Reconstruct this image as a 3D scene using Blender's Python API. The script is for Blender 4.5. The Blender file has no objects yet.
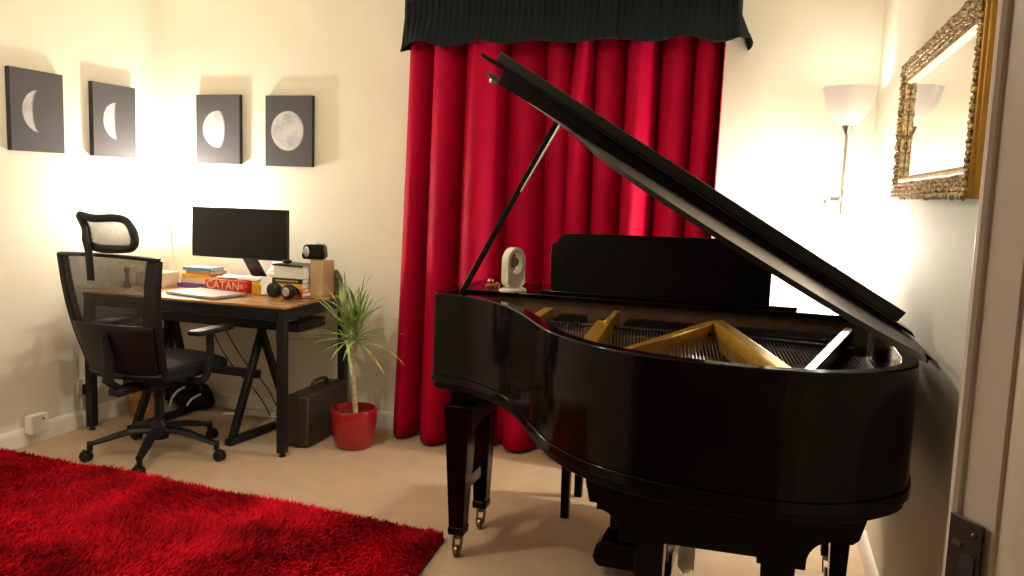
import bpy, bmesh, math, random
import numpy as np
from mathutils import Vector, Matrix
random.seed(7); rng = np.random.default_rng(7)
SC = bpy.context.scene
COL = SC.collection
PI = math.pi
R = math.radians

# ------------------------------------------------------------ camera
cam_d = bpy.data.cameras.new('camera'); cam = bpy.data.objects.new('camera', cam_d); COL.objects.link(cam)
cam_d.sensor_width = 36.0; cam_d.lens = 829.4 / 1024 * 36.0; cam_d.clip_start = 0.02
_r = Vector((0.9552633, 0.29382903, 0.03371251)); _u = Vector((-0.06611523, 0.1010508, 0.99268198)); _f = Vector((-0.28827211, 0.95050157, -0.11595669))
cam.matrix_world = Matrix(((_r.x, _u.x, -_f.x, 0), (_r.y, _u.y, -_f.y, 0), (_r.z, _u.z, -_f.z, 1.4), (0, 0, 0, 1)))
SC.camera = cam

# ------------------------------------------------------------ world and view
w = bpy.data.worlds.new('world'); SC.world = w; w.use_nodes = True
w.node_tree.nodes['Background'].inputs[0].default_value = (1, .82, .6, 1)
w.node_tree.nodes['Background'].inputs[1].default_value = 0.02
SC.view_settings.view_transform = 'Standard'; SC.view_settings.look = 'None'
SC.view_settings.gamma = 1; SC.view_settings.use_curve_mapping = False
SC.view_settings.exposure = 0.0

# lamp powers (each lamp's light is made by the lamp's own builder below)
P_DESK, P_READ, P_CEIL_FILL, P_BOWL_FILL = 60, 66, 40, 3
WARM = (1.0, .925, .79)

# ------------------------------------------------------------ materials
def mat(name, col, rough=.5, metal=0., var=0., vscale=20., bump=0., bscale=200., spec=.5, coat=0., emit=None, es=0., sheen=0., trans=0., alpha=1., stretch=None, col2=None):
    m = bpy.data.materials.new(name); m.use_nodes = True
    nt = m.node_tree; b = nt.nodes['Principled BSDF']
    b.inputs['Base Color'].default_value = (*col, 1); b.inputs['Roughness'].default_value = rough
    b.inputs['Metallic'].default_value = metal; b.inputs['Specular IOR Level'].default_value = spec
    b.inputs['Coat Weight'].default_value = coat; b.inputs['Coat Roughness'].default_value = .08
    b.inputs['Sheen Weight'].default_value = sheen; b.inputs['Transmission Weight'].default_value = trans
    b.inputs['Alpha'].default_value = alpha
    if emit: b.inputs['Emission Color'].default_value = (*emit, 1); b.inputs['Emission Strength'].default_value = es
    tc = nt.nodes.new('ShaderNodeTexCoord'); mp = nt.nodes.new('ShaderNodeMapping')
    nt.links.new(tc.outputs['Object'], mp.inputs[0])
    if stretch: mp.inputs['Scale'].default_value = stretch
    if var or col2:
        n = nt.nodes.new('ShaderNodeTexNoise'); n.inputs['Scale'].default_value = vscale; n.inputs['Detail'].default_value = 5
        r = nt.nodes.new('ShaderNodeValToRGB'); nt.links.new(mp.outputs[0], n.inputs[0]); nt.links.new(n.outputs['Fac'], r.inputs[0])
        a = [max(0, c * (1 - var)) for c in col]; z = [min(1, c * (1 + var)) for c in (col2 or col)]
        r.color_ramp.elements[0].position = .35; r.color_ramp.elements[1].position = .65
        r.color_ramp.elements[0].color = (*a, 1); r.color_ramp.elements[1].color = (*z, 1)
        nt.links.new(r.outputs[0], b.inputs['Base Color'])
    if bump:
        n2 = nt.nodes.new('ShaderNodeTexNoise'); n2.inputs['Scale'].default_value = bscale; n2.inputs['Detail'].default_value = 4
        bp = nt.nodes.new('ShaderNodeBump'); bp.inputs['Strength'].default_value = bump; bp.inputs['Distance'].default_value = .004
        nt.links.new(mp.outputs[0], n2.inputs[0]); nt.links.new(n2.outputs['Fac'], bp.inputs['Height']); nt.links.new(bp.outputs[0], b.inputs['Normal'])
    return m

M = dict(
 wall=mat('cream_paint', (.80, .75, .62), .75, var=.02, vscale=3, bump=.08, bscale=60),
 ceil=mat('ceiling_paint', (.80, .76, .68), .8, bump=.05),
 carpet=mat('beige_carpet', (.56, .41, .28), .95, var=.05, vscale=7, bump=.7, bscale=420, spec=.1),
 white=mat('white_gloss_paint', (.80, .76, .68), .35, bump=.03, bscale=40),
 doorpaint=mat('door_frame_paint', (.72, .60, .50), .4, var=.03, vscale=6, bump=.05, bscale=50),
 piano=mat('black_piano_lacquer', (.004, .003, .003), .10, bump=.012, bscale=9, coat=0, spec=.15),
 piano_satin=mat('black_satin_wood', (.005, .004, .004), .35, bump=.05, bscale=30, spec=.10),
 lidtop=mat('worn_black_lacquer', (.012, .010, .009), .38, bump=.03, bscale=12, spec=.25),
 gold=mat('gold_paint', (.72, .42, .06), .34, metal=.55, var=.12, vscale=30, bump=.1, bscale=80),
 plate=mat('bronze_plate', (.14, .08, .03), .45, metal=.5, var=.3, vscale=14, bump=.1),
 pinwood=mat('brown_pinblock_wood', (.11, .06, .03), .5, var=.25, vscale=20, bump=.1),
 steel=mat('steel', (.62, .60, .56), .28, metal=1, bump=.02),
 darksteel=mat('dark_steel', (.06, .06, .065), .35, metal=.9, bump=.02),
 brass=mat('brass', (.22, .15, .07), .35, metal=1, bump=.03),
 felt=mat('red_felt', (.35, .02, .02), .9, bump=.3),
 velvet=mat('red_velvet', (.38, .001, .026), .6, var=.06, vscale=5, bump=.12, bscale=300, spec=.07),
 pelmet=mat('dark_green_cotton', (.006, .010, .011), .7, var=.15, vscale=12, bump=.25, bscale=250, spec=.12),
 rug=mat('red_shag', (.34, .001, .008), .8, var=.3, vscale=3.2, spec=.12, col2=(.64, .005, .022), bump=.05),
 rugback=mat('rug_backing', (.18, .004, .006), .95, bump=.4),
 blackmetal=mat('black_powder_metal', (.006, .007, .009), .42, bump=.05, bscale=120, spec=.3),
 deskwood=mat('rustic_brown_wood', (.20, .095, .030), .34, var=.35, vscale=5, bump=.15, bscale=40, stretch=(1, 7, 7), col2=(.50, .26, .09)),
 plastic=mat('black_plastic', (.007, .008, .009), .45, bump=.06, bscale=90, spec=.3),
 fabric=mat('black_fabric', (.008, .009, .010), .85, bump=.4, bscale=320, spec=.2),
 screen=mat('dark_screen', (.007, .007, .008), .22, bump=.0, var=.02, spec=.3),
 silver=mat('silver_aluminium', (.50, .49, .49), .35, metal=.8, bump=.02),
 redpot=mat('red_glazed_ceramic', (.30, .008, .012), .22, var=.06, vscale=12, bump=.02, coat=.4),
 soil=mat('potting_soil', (.05, .03, .018), .95, var=.4, vscale=60, bump=1.),
 bark=mat('pale_bark', (.48, .36, .22), .8, var=.25, vscale=30, bump=.5, bscale=90, stretch=(1, 1, 4)),
 leaf=mat('green_leaf', (.14, .28, .06), .45, var=.3, vscale=9, bump=.05, col2=(.36, .50, .16)),
 leather=mat('dark_brown_leather', (.030, .018, .013), .42, var=.2, vscale=25, bump=.3, bscale=140),
 wicker=mat('wicker', (.52, .27, .08), .6, var=.3, vscale=60, bump=.8, bscale=140),
 plasticw=mat('white_plastic', (.80, .77, .70), .35, bump=.02),
 ivory=mat('ivory_plastic', (.74, .70, .58), .4, bump=.02),
 glassy=mat('smoked_glass', (.25, .22, .18), .1, bump=.01, coat=.5),
 glow=mat('lit_white_shade', (.9,.88,.85), .4, emit=(1,.93,.85), es=2.2),
 opal=mat('opal_glass', (.74, .68, .67), .3, emit=(1, .86, .80), es=.06, bump=.01),
 bulb=mat('lit_bulb', (1, .9, .75), .4, emit=(1, .85, .62), es=45),
 frameg=mat('antique_gold_leaf', (.22, .14, .05), .42, metal=.6, var=.4, vscale=90, bump=.6, bscale=160, col2=(.58, .43, .22)),
 frameside=mat('plain_gold_edge', (.50, .27, .045), .4, metal=.5, var=.1, vscale=12, bump=.1),
 mirror=mat('mirror_silvering', (.80, .80, .74), .015, metal=1),
 canvasedge=mat('charcoal_canvas', (.035, .033, .036), .8, bump=.3, bscale=400),
 redbox=mat('red_printed_card', (.55, .022, .018), .45, var=.12, vscale=18, bump=.05),
 yellow=mat('yellow_card', (.78, .42, .02), .5, var=.08, bump=.05),
 paper=mat('white_paper', (.80, .76, .70), .8, bump=.1, bscale=40),
 card=mat('tan_cardboard', (.52, .36, .18), .8, var=.1, vscale=12, bump=.2),
 palecard=mat('pale_cardboard', (.68, .56, .42), .8, var=.05, bump=.2),
 purple=mat('purple_cover', (.20, .07, .32), .5, bump=.05),
 blue=mat('blue_cover', (.10, .28, .50), .5, bump=.05),
 orange=mat('orange_cover', (.72, .20, .03), .5, bump=.05),
 brownc=mat('brown_cover', (.42, .22, .10), .6, bump=.05),
 cream=mat('cream_cover', (.72, .62, .42), .6, bump=.05),
 blackc=mat('black_cover', (.02, .018, .02), .5, bump=.05),
 goldtext=mat('gold_lettering', (.80, .58, .28), .5),
 mossy=mat('mossy_bronze', (.07, .075, .035), .55, var=.5, vscale=50, bump=.7, bscale=60),
 copper=mat('copper', (.50, .16, .08), .35, metal=.7, bump=.05),
 greycable=mat('dark_cable', (.03, .025, .02), .6, bump=.02),
 tancable=mat('brown_cable_cover', (.30, .20, .12), .6, bump=.05),
 keyw=mat('white_keys', (.78, .74, .64), .25), 
)

# ------------------------------------------------------------ mesh helpers
def BM(): return bmesh.new()
def box(bm, x0, x1, y0, y1, z0, z1, rot=None, piv=None):
    vs = [bm.verts.new((x, y, z)) for x in (x0, x1) for y in (y0, y1) for z in (z0, z1)]
    for f in ((0,1,3,2),(4,6,7,5),(0,4,5,1),(2,3,7,6),(0,2,6,4),(1,5,7,3)): bm.faces.new([vs[i] for i in f])
    if rot: bmesh.ops.rotate(bm, verts=vs, cent=piv or ((x0+x1)/2,(y0+y1)/2,(z0+z1)/2), matrix=rot)
    return vs
def frame_of(d):
    d = d.normalized(); a = Vector((0,0,1)) if abs(d.z) < .9 else Vector((0,1,0))
    s = d.cross(a).normalized(); return s, s.cross(d).normalized()
def beam(bm, p0, p1, w, h, up=None):
    """square bar between two points; w across, h along 'up'"""
    p0, p1 = Vector(p0), Vector(p1); d = (p1-p0).normalized(); u = Vector(up) if up else (Vector((0,0,1)) if abs(d.z) < .9 else Vector((0,1,0)))
    s = d.cross(u).normalized(); u = s.cross(d).normalized()
    vs = [bm.verts.new(p + s*a*w/2 + u*b*h/2) for p in (p0, p1) for a, b in ((-1,-1),(1,-1),(1,1),(-1,1))]
    for f in ((0,3,2,1),(4,5,6,7),(0,1,5,4),(1,2,6,5),(2,3,7,6),(3,0,4,7)): bm.faces.new([vs[i] for i in f])
def tube(bm, pts, r, seg=8, cap=True, flat=1.):
    pts = [Vector(p) for p in pts]; rs = r if isinstance(r, (list, tuple)) else [r]*len(pts)
    rings = []; s = None
    for i, p in enumerate(pts):
        d = (pts[min(i+1, len(pts)-1)] - pts[max(i-1, 0)]).normalized()
        if s is None: s, u = frame_of(d)
        else:
            s = (s - d*s.dot(d)).normalized(); u = s.cross(d).normalized()
        rings.append([bm.verts.new(p + s*math.cos(2*PI*k/seg)*rs[i] + u*math.sin(2*PI*k/seg)*rs[i]*flat) for k in range(seg)])
    for a, b in zip(rings, rings[1:]):
        for k in range(seg): bm.faces.new((a[k], a[(k+1)%seg], b[(k+1)%seg], b[k]))
    if cap: bm.faces.new(rings[0][::-1]); bm.faces.new(rings[-1])
def lathe(bm, prof, c=(0,0,0), seg=32, axis='Z', sx=1., sy=1.):
    rings = []
    for r, z in prof:
        ring = []
        for k in range(seg):
            a = 2*PI*k/seg; x, y = r*math.cos(a)*sx, r*math.sin(a)*sy
            v = (x, y, z) if axis == 'Z' else ((x, z, y) if axis == 'Y' else (z, x, y))
            ring.append(bm.verts.new((c[0]+v[0], c[1]+v[1], c[2]+v[2])))
        rings.append(ring)
    for a, b in zip(rings, rings[1:]):
        for k in range(seg): bm.faces.new((a[k], a[(k+1)%seg], b[(k+1)%seg], b[k]))
    if prof[0][0] > 1e-4: bm.faces.new(rings[0][::-1])
    if prof[-1][0] > 1e-4: bm.faces.new(rings[-1])
def prism(bm, poly, a0, a1, fn=None):
    """poly of (u,v); fn(u,v,w) -> xyz"""
    fn = fn or (lambda u, v, w: (u, v, w))
    lo = [bm.verts.new(fn(u, v, a0)) for u, v in poly]; hi = [bm.verts.new(fn(u, v, a1)) for u, v in poly]
    n = len(poly); bm.faces.new(lo[::-1]); bm.faces.new(hi)
    for i in range(n): bm.faces.new((lo[i], lo[(i+1)%n], hi[(i+1)%n], hi[i]))
def ball(bm, c, r, sx=1, sy=1, sz=1, sub=2):
    g = bmesh.ops.create_icosphere(bm, subdivisions=sub, radius=r)
    for v in g['verts']: v.co = Vector((v.co.x*sx+c[0], v.co.y*sy+c[1], v.co.z*sz+c[2]))
def catmull(pts, n=8):
    out = []; P = [Vector(p) for p in pts]
    for i in range(len(P)-1):
        a, b, c, d = P[max(i-1,0)], P[i], P[i+1], P[min(i+2, len(P)-1)]
        for k in range(n):
            t = k/n; out.append(.5*((2*b)+(c-a)*t+(2*a-5*b+4*c-d)*t*t+(3*b-a-3*c+d)*t**3))
    out.append(P[-1]); return out
def ribbon(bm, path, inner, z0, z1):
    """a wall of varying thickness along an open plan path"""
    n = len(path); V = [[bm.verts.new((p[0], p[1], z)) for z in (z0, z1)] for p in path]; W = [[bm.verts.new((p[0], p[1], z)) for z in (z0, z1)] for p in inner]
    for i in range(n-1):
        bm.faces.new((V[i][0], V[i+1][0], V[i+1][1], V[i][1])); bm.faces.new((W[i+1][0], W[i][0], W[i][1], W[i+1][1]))
        bm.faces.new((V[i][1], V[i+1][1], W[i+1][1], W[i][1])); bm.faces.new((V[i+1][0], V[i][0], W[i][0], W[i+1][0]))
    for i in (0, n-1): bm.faces.new((V[i][0], V[i][1], W[i][1], W[i][0]))
def offset(path, d):
    out = []; n = len(path)
    for i in range(n):
        a, b = path[max(i-1,0)], path[min(i+1,n-1)]; t = Vector((b[0]-a[0], b[1]-a[1])).normalized()
        out.append((path[i][0]-t.y*d, path[i][1]+t.x*d))
    return out
ORG = {}
def obj(name, bm, m, parent=None, bevel=0., sharp=35, world=False, solid=0., sub=0):
    me = bpy.data.meshes.new(name)
    bmesh.ops.recalc_face_normals(bm, faces=bm.faces)
    if world and parent is not None:
        o_ = ORG[parent.name]; bmesh.ops.translate(bm, verts=bm.verts, vec=(-o_[0], -o_[1], -o_[2]))
    th = R(sharp)
    for f in bm.faces: f.smooth = True
    for e in bm.edges:
        e.smooth = not (len(e.link_faces) == 2 and e.calc_face_angle(0) > th)
    bm.to_mesh(me); bm.free()
    ms = m if isinstance(m, (list, tuple)) else [m]
    for q in ms: me.materials.append(q)
    o = bpy.data.objects.new(name, me); COL.objects.link(o)
    if parent is not None:
        o.parent = parent; ORG[o.name] = ORG.get(parent.name, (0,0,0)) if world else (0,0,0)
    else: ORG[o.name] = (0,0,0)
    if solid: s = o.modifiers.new('thickness', 'SOLIDIFY'); s.thickness = solid; s.offset = 0
    if bevel: b = o.modifiers.new('bevel', 'BEVEL'); b.width = bevel; b.segments = 2; b.limit_method = 'ANGLE'; b.angle_limit = R(40); b.harden_normals = False
    if sub: b = o.modifiers.new('sub', 'SUBSURF'); b.levels = sub; b.render_levels = sub
    return o
def tag(o, label, cat=None, group=None, kind=None):
    o['label'] = label
    if cat: o['category'] = cat
    if group: o['group'] = group
    if kind: o['kind'] = kind
    return o
def thing(name, label, cat, loc=(0,0,0), rz=0., group=None):
    o = bpy.data.objects.new(name, None); COL.objects.link(o); o.location = loc; o.rotation_euler = (0,0,rz); o.empty_display_size = .05
    ORG[o.name] = tuple(loc); return tag(o, label, cat, group)
def struct(name, bm, m, **k):
    o = obj(name, bm, m, **k)
    if not k.get('parent'): o['kind'] = 'structure'
    return o

# ------------------------------------------------------------ room shell
XL, XR, YB, YF, ZC = -3.615, .46, 4.32, -1.3, 2.55
b = BM(); box(b, XL-.1, XR+.1, YF-.1, YB+.1, -.06, 0); struct('floor', b, M['carpet'])
b = BM(); box(b, XL-.1, XR+.1, YF-.1, YB+.1, ZC, ZC+.06); struct('ceiling', b, M['ceil'])
b = BM(); box(b, XL-.1, XR+.1, YB, YB+.1, 0, ZC); struct('wall_back', b, M['wall'])
b = BM(); box(b, XL-.1, XL, YF-.1, YB, 0, ZC); struct('wall_left', b, M['wall'])
b = BM(); box(b, XR, XR+.1, YF-.1, YB, 0, ZC); struct('wall_right', b, M['wall'])
b = BM(); prism(b, [(XL,0),(-1.45,0),(-1.45,2.08),(.24,2.08),(.24,ZC),(XL,ZC)], .91, 1.03, lambda u, v, w_: (u, w_, v)); struct('wall_front', b, M['wall'])  # unseen wall with lintel, built to keep the hall behind the camera dark
b = BM(); box(b, XL, XR, YF-.1, YF, 0, ZC); struct('wall_hall', b, M['wall'])
def board(bm, p, q, n, h=.098, t=.016):
    """skirting from p to q, n = direction into the room"""
    prof = [(0,0),(t,0),(t,h*.72),(t*.75,h*.82),(t*.4,h*.95),(0,h)]
    vs = [[bm.verts.new((e[0]+n[0]*a, e[1]+n[1]*a, z)) for a, z in prof] for e in (p, q)]
    k = len(prof)
    for i in range(k): bm.faces.new((vs[0][i], vs[0][(i+1)%k], vs[1][(i+1)%k], vs[1][i]))
    bm.faces.new(vs[0]); bm.faces.new(vs[1][::-1])
b = BM(); board(b, (XL, YB), (XR, YB), (0,-1)); struct('baseboard_back', b, M['white'])
b = BM(); board(b, (XL, YF), (XL, YB-.016), (1,0)); struct('baseboard_left', b, M['white'])
b = BM(); board(b, (XR, 1.1), (XR, YB-.016), (-1,0)); struct('baseboard_right', b, M['white'])

wn = BM(); box(wn, -1.80,-.32, YB-.004, YB-.001, .95, 2.26); struct('window_1', wn, mat('night_glass', (.004,.005,.008), .06))
fr = BM()
for x in (-1.83,-1.09,-.33): box(fr, x, x+.05, YB-.012, YB-.004, .92, 2.29)
for z in (.92, 2.24): box(fr, -1.83, -.28, YB-.012, YB-.004, z, z+.05)
struct('window_frame', fr, M['white'], bevel=.003)['label'] = 'white window frame behind the red curtains'

# door frame at the camera's right: a splayed opening in the corner of the room
b = BM()
plan = [(.459,1.03),(.24,1.03),(.215,1.0),(.2165,.989),(.222,.984),(.2245,.986),(.249,.944),(.2525,.945),(.262,.90),(.30,.84),(.36,.75),(.459,.66)]
prism(b, plan, 0, ZC); df = struct('trim_1', b, M['doorpaint'], bevel=.003)
# box keep on the jamb
def jamb(u, v, wd):   # u along jamb face, v height, wd out of the face
    p0 = Vector((.2175, .9905)); d = (Vector((.249,.944))-Vector((.2245,.986))).normalized(); n = Vector((d.y, -d.x)); n = n if n.y < 0 else -n
    q = p0 + d*u + n*wd; return (q.x, q.y, v)
kp = thing('strike_plate', 'dark worn metal strike plate set in the door frame at right', 'strike plate', (.24,.96,.99))
b = BM(); prism(b, [(.0,.93),(.046,.93),(.046,1.065),(.0,1.065)], -.001, .0025, jamb); obj('plate', b, M['darksteel'], kp, world=True, bevel=.0008)
b = BM(); prism(b, [(.020,.985),(.040,.985),(.040,1.028),(.020,1.028)], .0025, .004, jamb); obj('latch_recess', b, M['blackc'], kp, world=True)
b = BM(); prism(b, [(.008,1.032),(.020,1.032),(.020,1.037),(.008,1.037)], .0025, .005, jamb); obj('latch_lip', b, M['brass'], kp, world=True)
for z_ in (1.052, .95): b = BM(); ball(b, jamb(.036, z_, .003), .003); obj('screw', b, M['brass'], kp, world=True)

# ------------------------------------------------------------ unseen fill lamp added at the ceiling, out of the camera's view
cl = thing('ceiling_fill_lamp', 'unseen fill lamp with warm bulb added above the rug', 'ceiling lamp', (-1.9, 2.0, ZC))
b = BM(); lathe(b, [(.001,ZC),(.06,ZC),(.06,ZC-.02),(.012,ZC-.03),(.012,ZC-.10),(.02,ZC-.12)], (-1.9,2.0,0), 24); obj('rose', b, M['plasticw'], cl, world=True)
b = BM(); ball(b, (-1.9,2.0,ZC-.16), .045, sub=3); obj('bulb', b, M['bulb'], cl, world=True)
def point(name, loc, power, col, rad, parent=None):
    l = bpy.data.lights.new(name, 'POINT'); l.energy = power; l.color = col; l.shadow_soft_size = rad
    o = bpy.data.objects.new(name, l); COL.objects.link(o); o.location = loc
    if parent is not None: o.parent = parent; p = ORG[parent.name]; o.location = (loc[0]-p[0], loc[1]-p[1], loc[2]-p[2])
    return o
point('ceiling_fill_light', (-1.9,2.0,ZC-.24), P_CEIL_FILL, (1, .90, .74), .06, cl)

# ------------------------------------------------------------ grand piano
pn = thing('grand_piano', 'black baby grand piano with raised lid and curved polished case', 'piano', (-.35, 2.7, 0))
RIM = [(-1.100,2.795),(-1.0,2.768),(-.889,2.692),(-.79,2.59),(-.715,2.475),(-.635,2.33),(-.557,2.20),(-.50,2.128),(-.436,2.067),(-.364,2.018),(-.272,1.976),(-.15,1.943),(.0,1.932),(.12,1.940),(.22,1.98),(.30,2.045),(.362,2.13),(.385,2.24)]
curve = [(p.x, p.y) for p in catmull([(x,y,0) for x,y in RIM], 6)]
path = [(-1.150,3.46),(-1.152,3.1),(-1.156,2.835),(-1.150,2.815),(-1.136,2.804)] + curve + [(.395,2.6),(.402,3.0),(.41,3.46)]
inner = offset(path, .042)
inner[2] = (-1.112,2.84); inner[3] = (-1.108,2.835); inner[4] = (-1.10,2.832)
b = BM(); ribbon(b, path, inner, .715, 1.02); obj('case_rim', b, M['piano'], pn, world=True, bevel=.004)
b = BM(); ribbon(b, offset(path,-.006), offset(path,.04), .690, .716); obj('rim_moulding', b, M['piano'], pn, world=True, bevel=.005)
b = BM(); ribbon(b, offset(path,.006), offset(path,.05), .664, .6935); obj('lower_rim', b, M['piano_satin'], pn, world=True, bevel=.004)
poly = offset(path, .048)
b = BM(); prism(b, poly, .672, .70); obj('case_bottom', b, M['piano_satin'], pn, world=True)
pl = offset(path, .045); pl = [p for p in pl if p[1] < 3.02]; pl[0] = (pl[0][0], 3.0)
b = BM(); prism(b, pl, .862, .885); obj('soundboard_plate', b, M['plate'], pn, world=True)
# inner rim felt / gold edge near the treble bend
b = BM(); ip = [p for p in offset(curve, .046)]; ribbon(b, ip[17:29], offset(ip, .02)[17:29], .885, .985); obj('inner_rim_lining', b, M['felt'], pn, world=True)
# struts of the iron plate
def strut(p, q, w, z0a, z1a, z0b, z1b, m='gold'):
    bm = BM(); p = Vector(p); q = Vector(q); d = (q-p).normalized(); s = Vector((-d.y, d.x))*w/2
    vs = []
    for e, za, zb, k in ((p, z0a, z1a, 1), (q, z0b, z1b, 1)):
        for sg in (-1, 1):
            for z in (za, zb): vs.append(bm.verts.new((e.x+s.x*sg, e.y+s.y*sg, z)))
    for f in ((0,1,3,2),(4,6,7,5),(0,4,5,1),(2,3,7,6),(0,2,6,4),(1,5,7,3)): bm.faces.new([vs[i] for i in f])
    obj('plate_strut', bm, M[m], pn, world=True, bevel=.004)
strut((-.735,2.90), (-.735,2.60), .035, .90, .985, .93, .975)
strut((-.49,2.92), (-.485,2.70), .022, .90, .99, .90, .985)
strut((-.505,2.76), (-.465,2.18), .050, .90, .975, .90, .965)
strut((-.155,2.86), (-.36,2.16), .030, .905, .985, .90, .985)
strut((-.135,2.86), (.08,2.10), .042, .905, .99, .90, .985)
strut((.285,2.92), (.12,2.13), .030, .90, .99, .90, .985, 'brass')
# pin block, stretcher
b = BM(); prism(b, [(-1.10,2.80),(-.85,2.74),(-.55,2.74),(.30,2.74),(.34,2.985),(-1.10,2.985)], .885, .925); obj('pin_block', b, M['pinwood'], pn, world=True)
b = BM(); box(b, -1.108, .352, 2.985, 3.02, .88, 1.004); obj('stretcher', b, M['pinwood'], pn, world=True, bevel=.002)
b = BM(); box(b, -1.105, .352, 2.965, 3.30, 1.004, 1.022); obj('music_shelf', b, M['piano'], pn, world=True, bevel=.003)
b = BM()
for i in range(150):
    x = -.70 + i*.0066
    if any(abs(x-c) < .03 for c in (-.57,-.48,-.15)): continue
    for r_ in range(4):
        y = 2.94 - r_*.045 - (i % 2)*.012
        tube(b, [(x+r_*.002, y, .92), (x+r_*.002, y-.003, .963)], .0026, 5)
tag(obj('tuning_pins', b, M['darksteel'], pn, world=True), 'rows of small steel tuning pins', kind='stuff')
b = BM()
for i in range(92):
    x = -.72 + i*.0110; t = i/91
    yn = 2.60 - .45*min(1, t*1.5); yn = max(yn, 2.12)
    tube(b, [(x, 2.84, .945), (x*.86-.03+.12*t, yn, .948)], .0013, 4)
tag(obj('strings', b, mat('dull_steel_string', (.28,.26,.23), .4, metal=.8), pn, world=True), 'fan of thin steel strings', kind='stuff')
b = BM(); tube(b, [(-.72,2.80,.948), (-.15,2.79,.95)], .006, 6); tube(b, [(-.12,2.80,.952), (.28,2.72,.952)], .006, 6); obj('string_bridge', b, M['darksteel'], pn, world=True)
# keyboard side
b = BM(); box(b, -1.11, .37, 2.90, 3.46, .60, .668); obj('keybed', b, M['piano_satin'], pn, world=True, bevel=.004)
b = BM()
for i in range(52): box(b, -1.00+i*.0236, -1.00+i*.0236+.0226, 3.34, 3.47, .70, .73)
tag(obj('white_keys', b, M['keyw'], pn, world=True), 'row of ivory white keys')
b = BM()
for i in range(52):
    if i % 7 in (0,1,3,4,5): box(b, -1.00+i*.0236+.017, -1.00+i*.0236+.028, 3.34, 3.42, .73, .742)
tag(obj('black_keys', b, M['piano_satin'], pn, world=True), 'row of short black keys')
b = BM(); box(b, -1.10, .352, 3.30, 3.335, .70, 1.0); obj('fallboard', b, M['piano'], pn, world=True, bevel=.004)
# lid
XH, ZH, AL = .42, 1.010, R(29.5)
def L2(X, Y, n): s = .405-X; a = R(31); return (.405 - s*math.cos(a) - n*math.sin(a), Y, 1.024 + s*math.sin(a) + n*math.cos(a))
def L(X, Y, n): s = XH-X; return (XH - s*math.cos(AL) - n*math.sin(AL), Y, ZH + s*math.sin(AL) + n*math.cos(AL))
lo = offset(curve, -.016)
outl = [(-1.175,3.04),(-1.175,2.83),(-1.16,2.80)] + [p for p in lo if p[0] > -1.09] + [(XH-.01,2.15),(XH+.004,2.17),(XH+.004,3.04)]
SR, LB, LT, RT, RB = .428, -1.01, -.95, .455, .388
b = BM(); prism(b, outl, 0, .026, L); obj('lid', b, M['lidtop'], pn, world=True, bevel=.003)
b = BM(); prism(b, [(-1.060,3.03),(-1.060,2.46),(SR,2.46),(SR,3.03)], 0, 1, lambda u, v, w_: L2(u, v, .030+.020*w_)); fl = obj('lid_flap', b, M['piano'], pn, world=True, bevel=.003)
b = BM(); prism(b, [(LB,.050),(LT,.122),(RT,.122),(RB,.050)], 2.49, 2.51, lambda u, v, w_: L2(u, w_, v)); obj('flap_lip', b, M['lidtop'], pn, world=True, bevel=.003)
for X in (-.9,-.35,.2):
    b = BM(); prism(b, [(X,3.025),(X+.07,3.025),(X+.07,3.045),(X,3.045)], -.003, .05, L); obj('hinge', b, M['brass'], pn, world=True)
b = BM(); c = L(-1.16, 2.82, -.006); ball(b, c, .012); obj('lid_knob', b, M['silver'], pn, world=True)
for Y in (2.38, 2.80):
    b = BM(); tube(b, [(.392, Y-.04, 1.026), (.392, Y+.04, 1.026)], .008, 10); obj('lid_hinge', b, M['brass'], pn, world=True)
b = BM(); pt = L(-.90, 2.90, -.002); beam(b, (-1.098, 2.90, .975), pt, .020, .014, (0,1,0)); obj('lid_prop', b, M['piano_satin'], pn, world=True, bevel=.003)
pm = Vector((-1.098,2.90,.975)).lerp(Vector(pt), .62)
b = BM(); tube(b, [Vector(pt)+Vector((.014,-.012,-.01)), pm+Vector((.014,-.012,0))], .0035, 6); tag(obj('short_prop', b, M['steel'], pn, world=True), 'thin bright metal rod beside the prop')
b = BM(); prism(b, [(-.985,2.475),(.385,2.475),(.385,3.02),(-.985,3.02)], 0, 1, lambda u, v, w_: L2(u+.012*(1-w_), v, .0295) if w_ else L(u, v, .0265)); obj('flap_gap_shade', b, M['piano_satin'], pn, world=True)  # dark filler board standing in for shade in the gap under the flap
# music desk
def mus(u, v, wd): return (u, 3.06 + (v-1.02)*.16 + wd, v)
mp_ = [(-.775,1.022),(-.785,1.16),(-.782,1.205),(-.765,1.212),(-.755,1.232),(-.725,1.246),(-.60,1.249),(.02,1.257),(.030,1.25),(.028,1.022)]
b = BM(); prism(b, mp_, 0, .016, mus); obj('music_desk', b, M['piano_satin'], pn, world=True, bevel=.003)
b = BM(); box(b, -.80, .12, 3.0, 3.14, 1.022, 1.034); obj('music_desk_slide', b, M['piano'], pn, world=True, bevel=.002)
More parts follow.
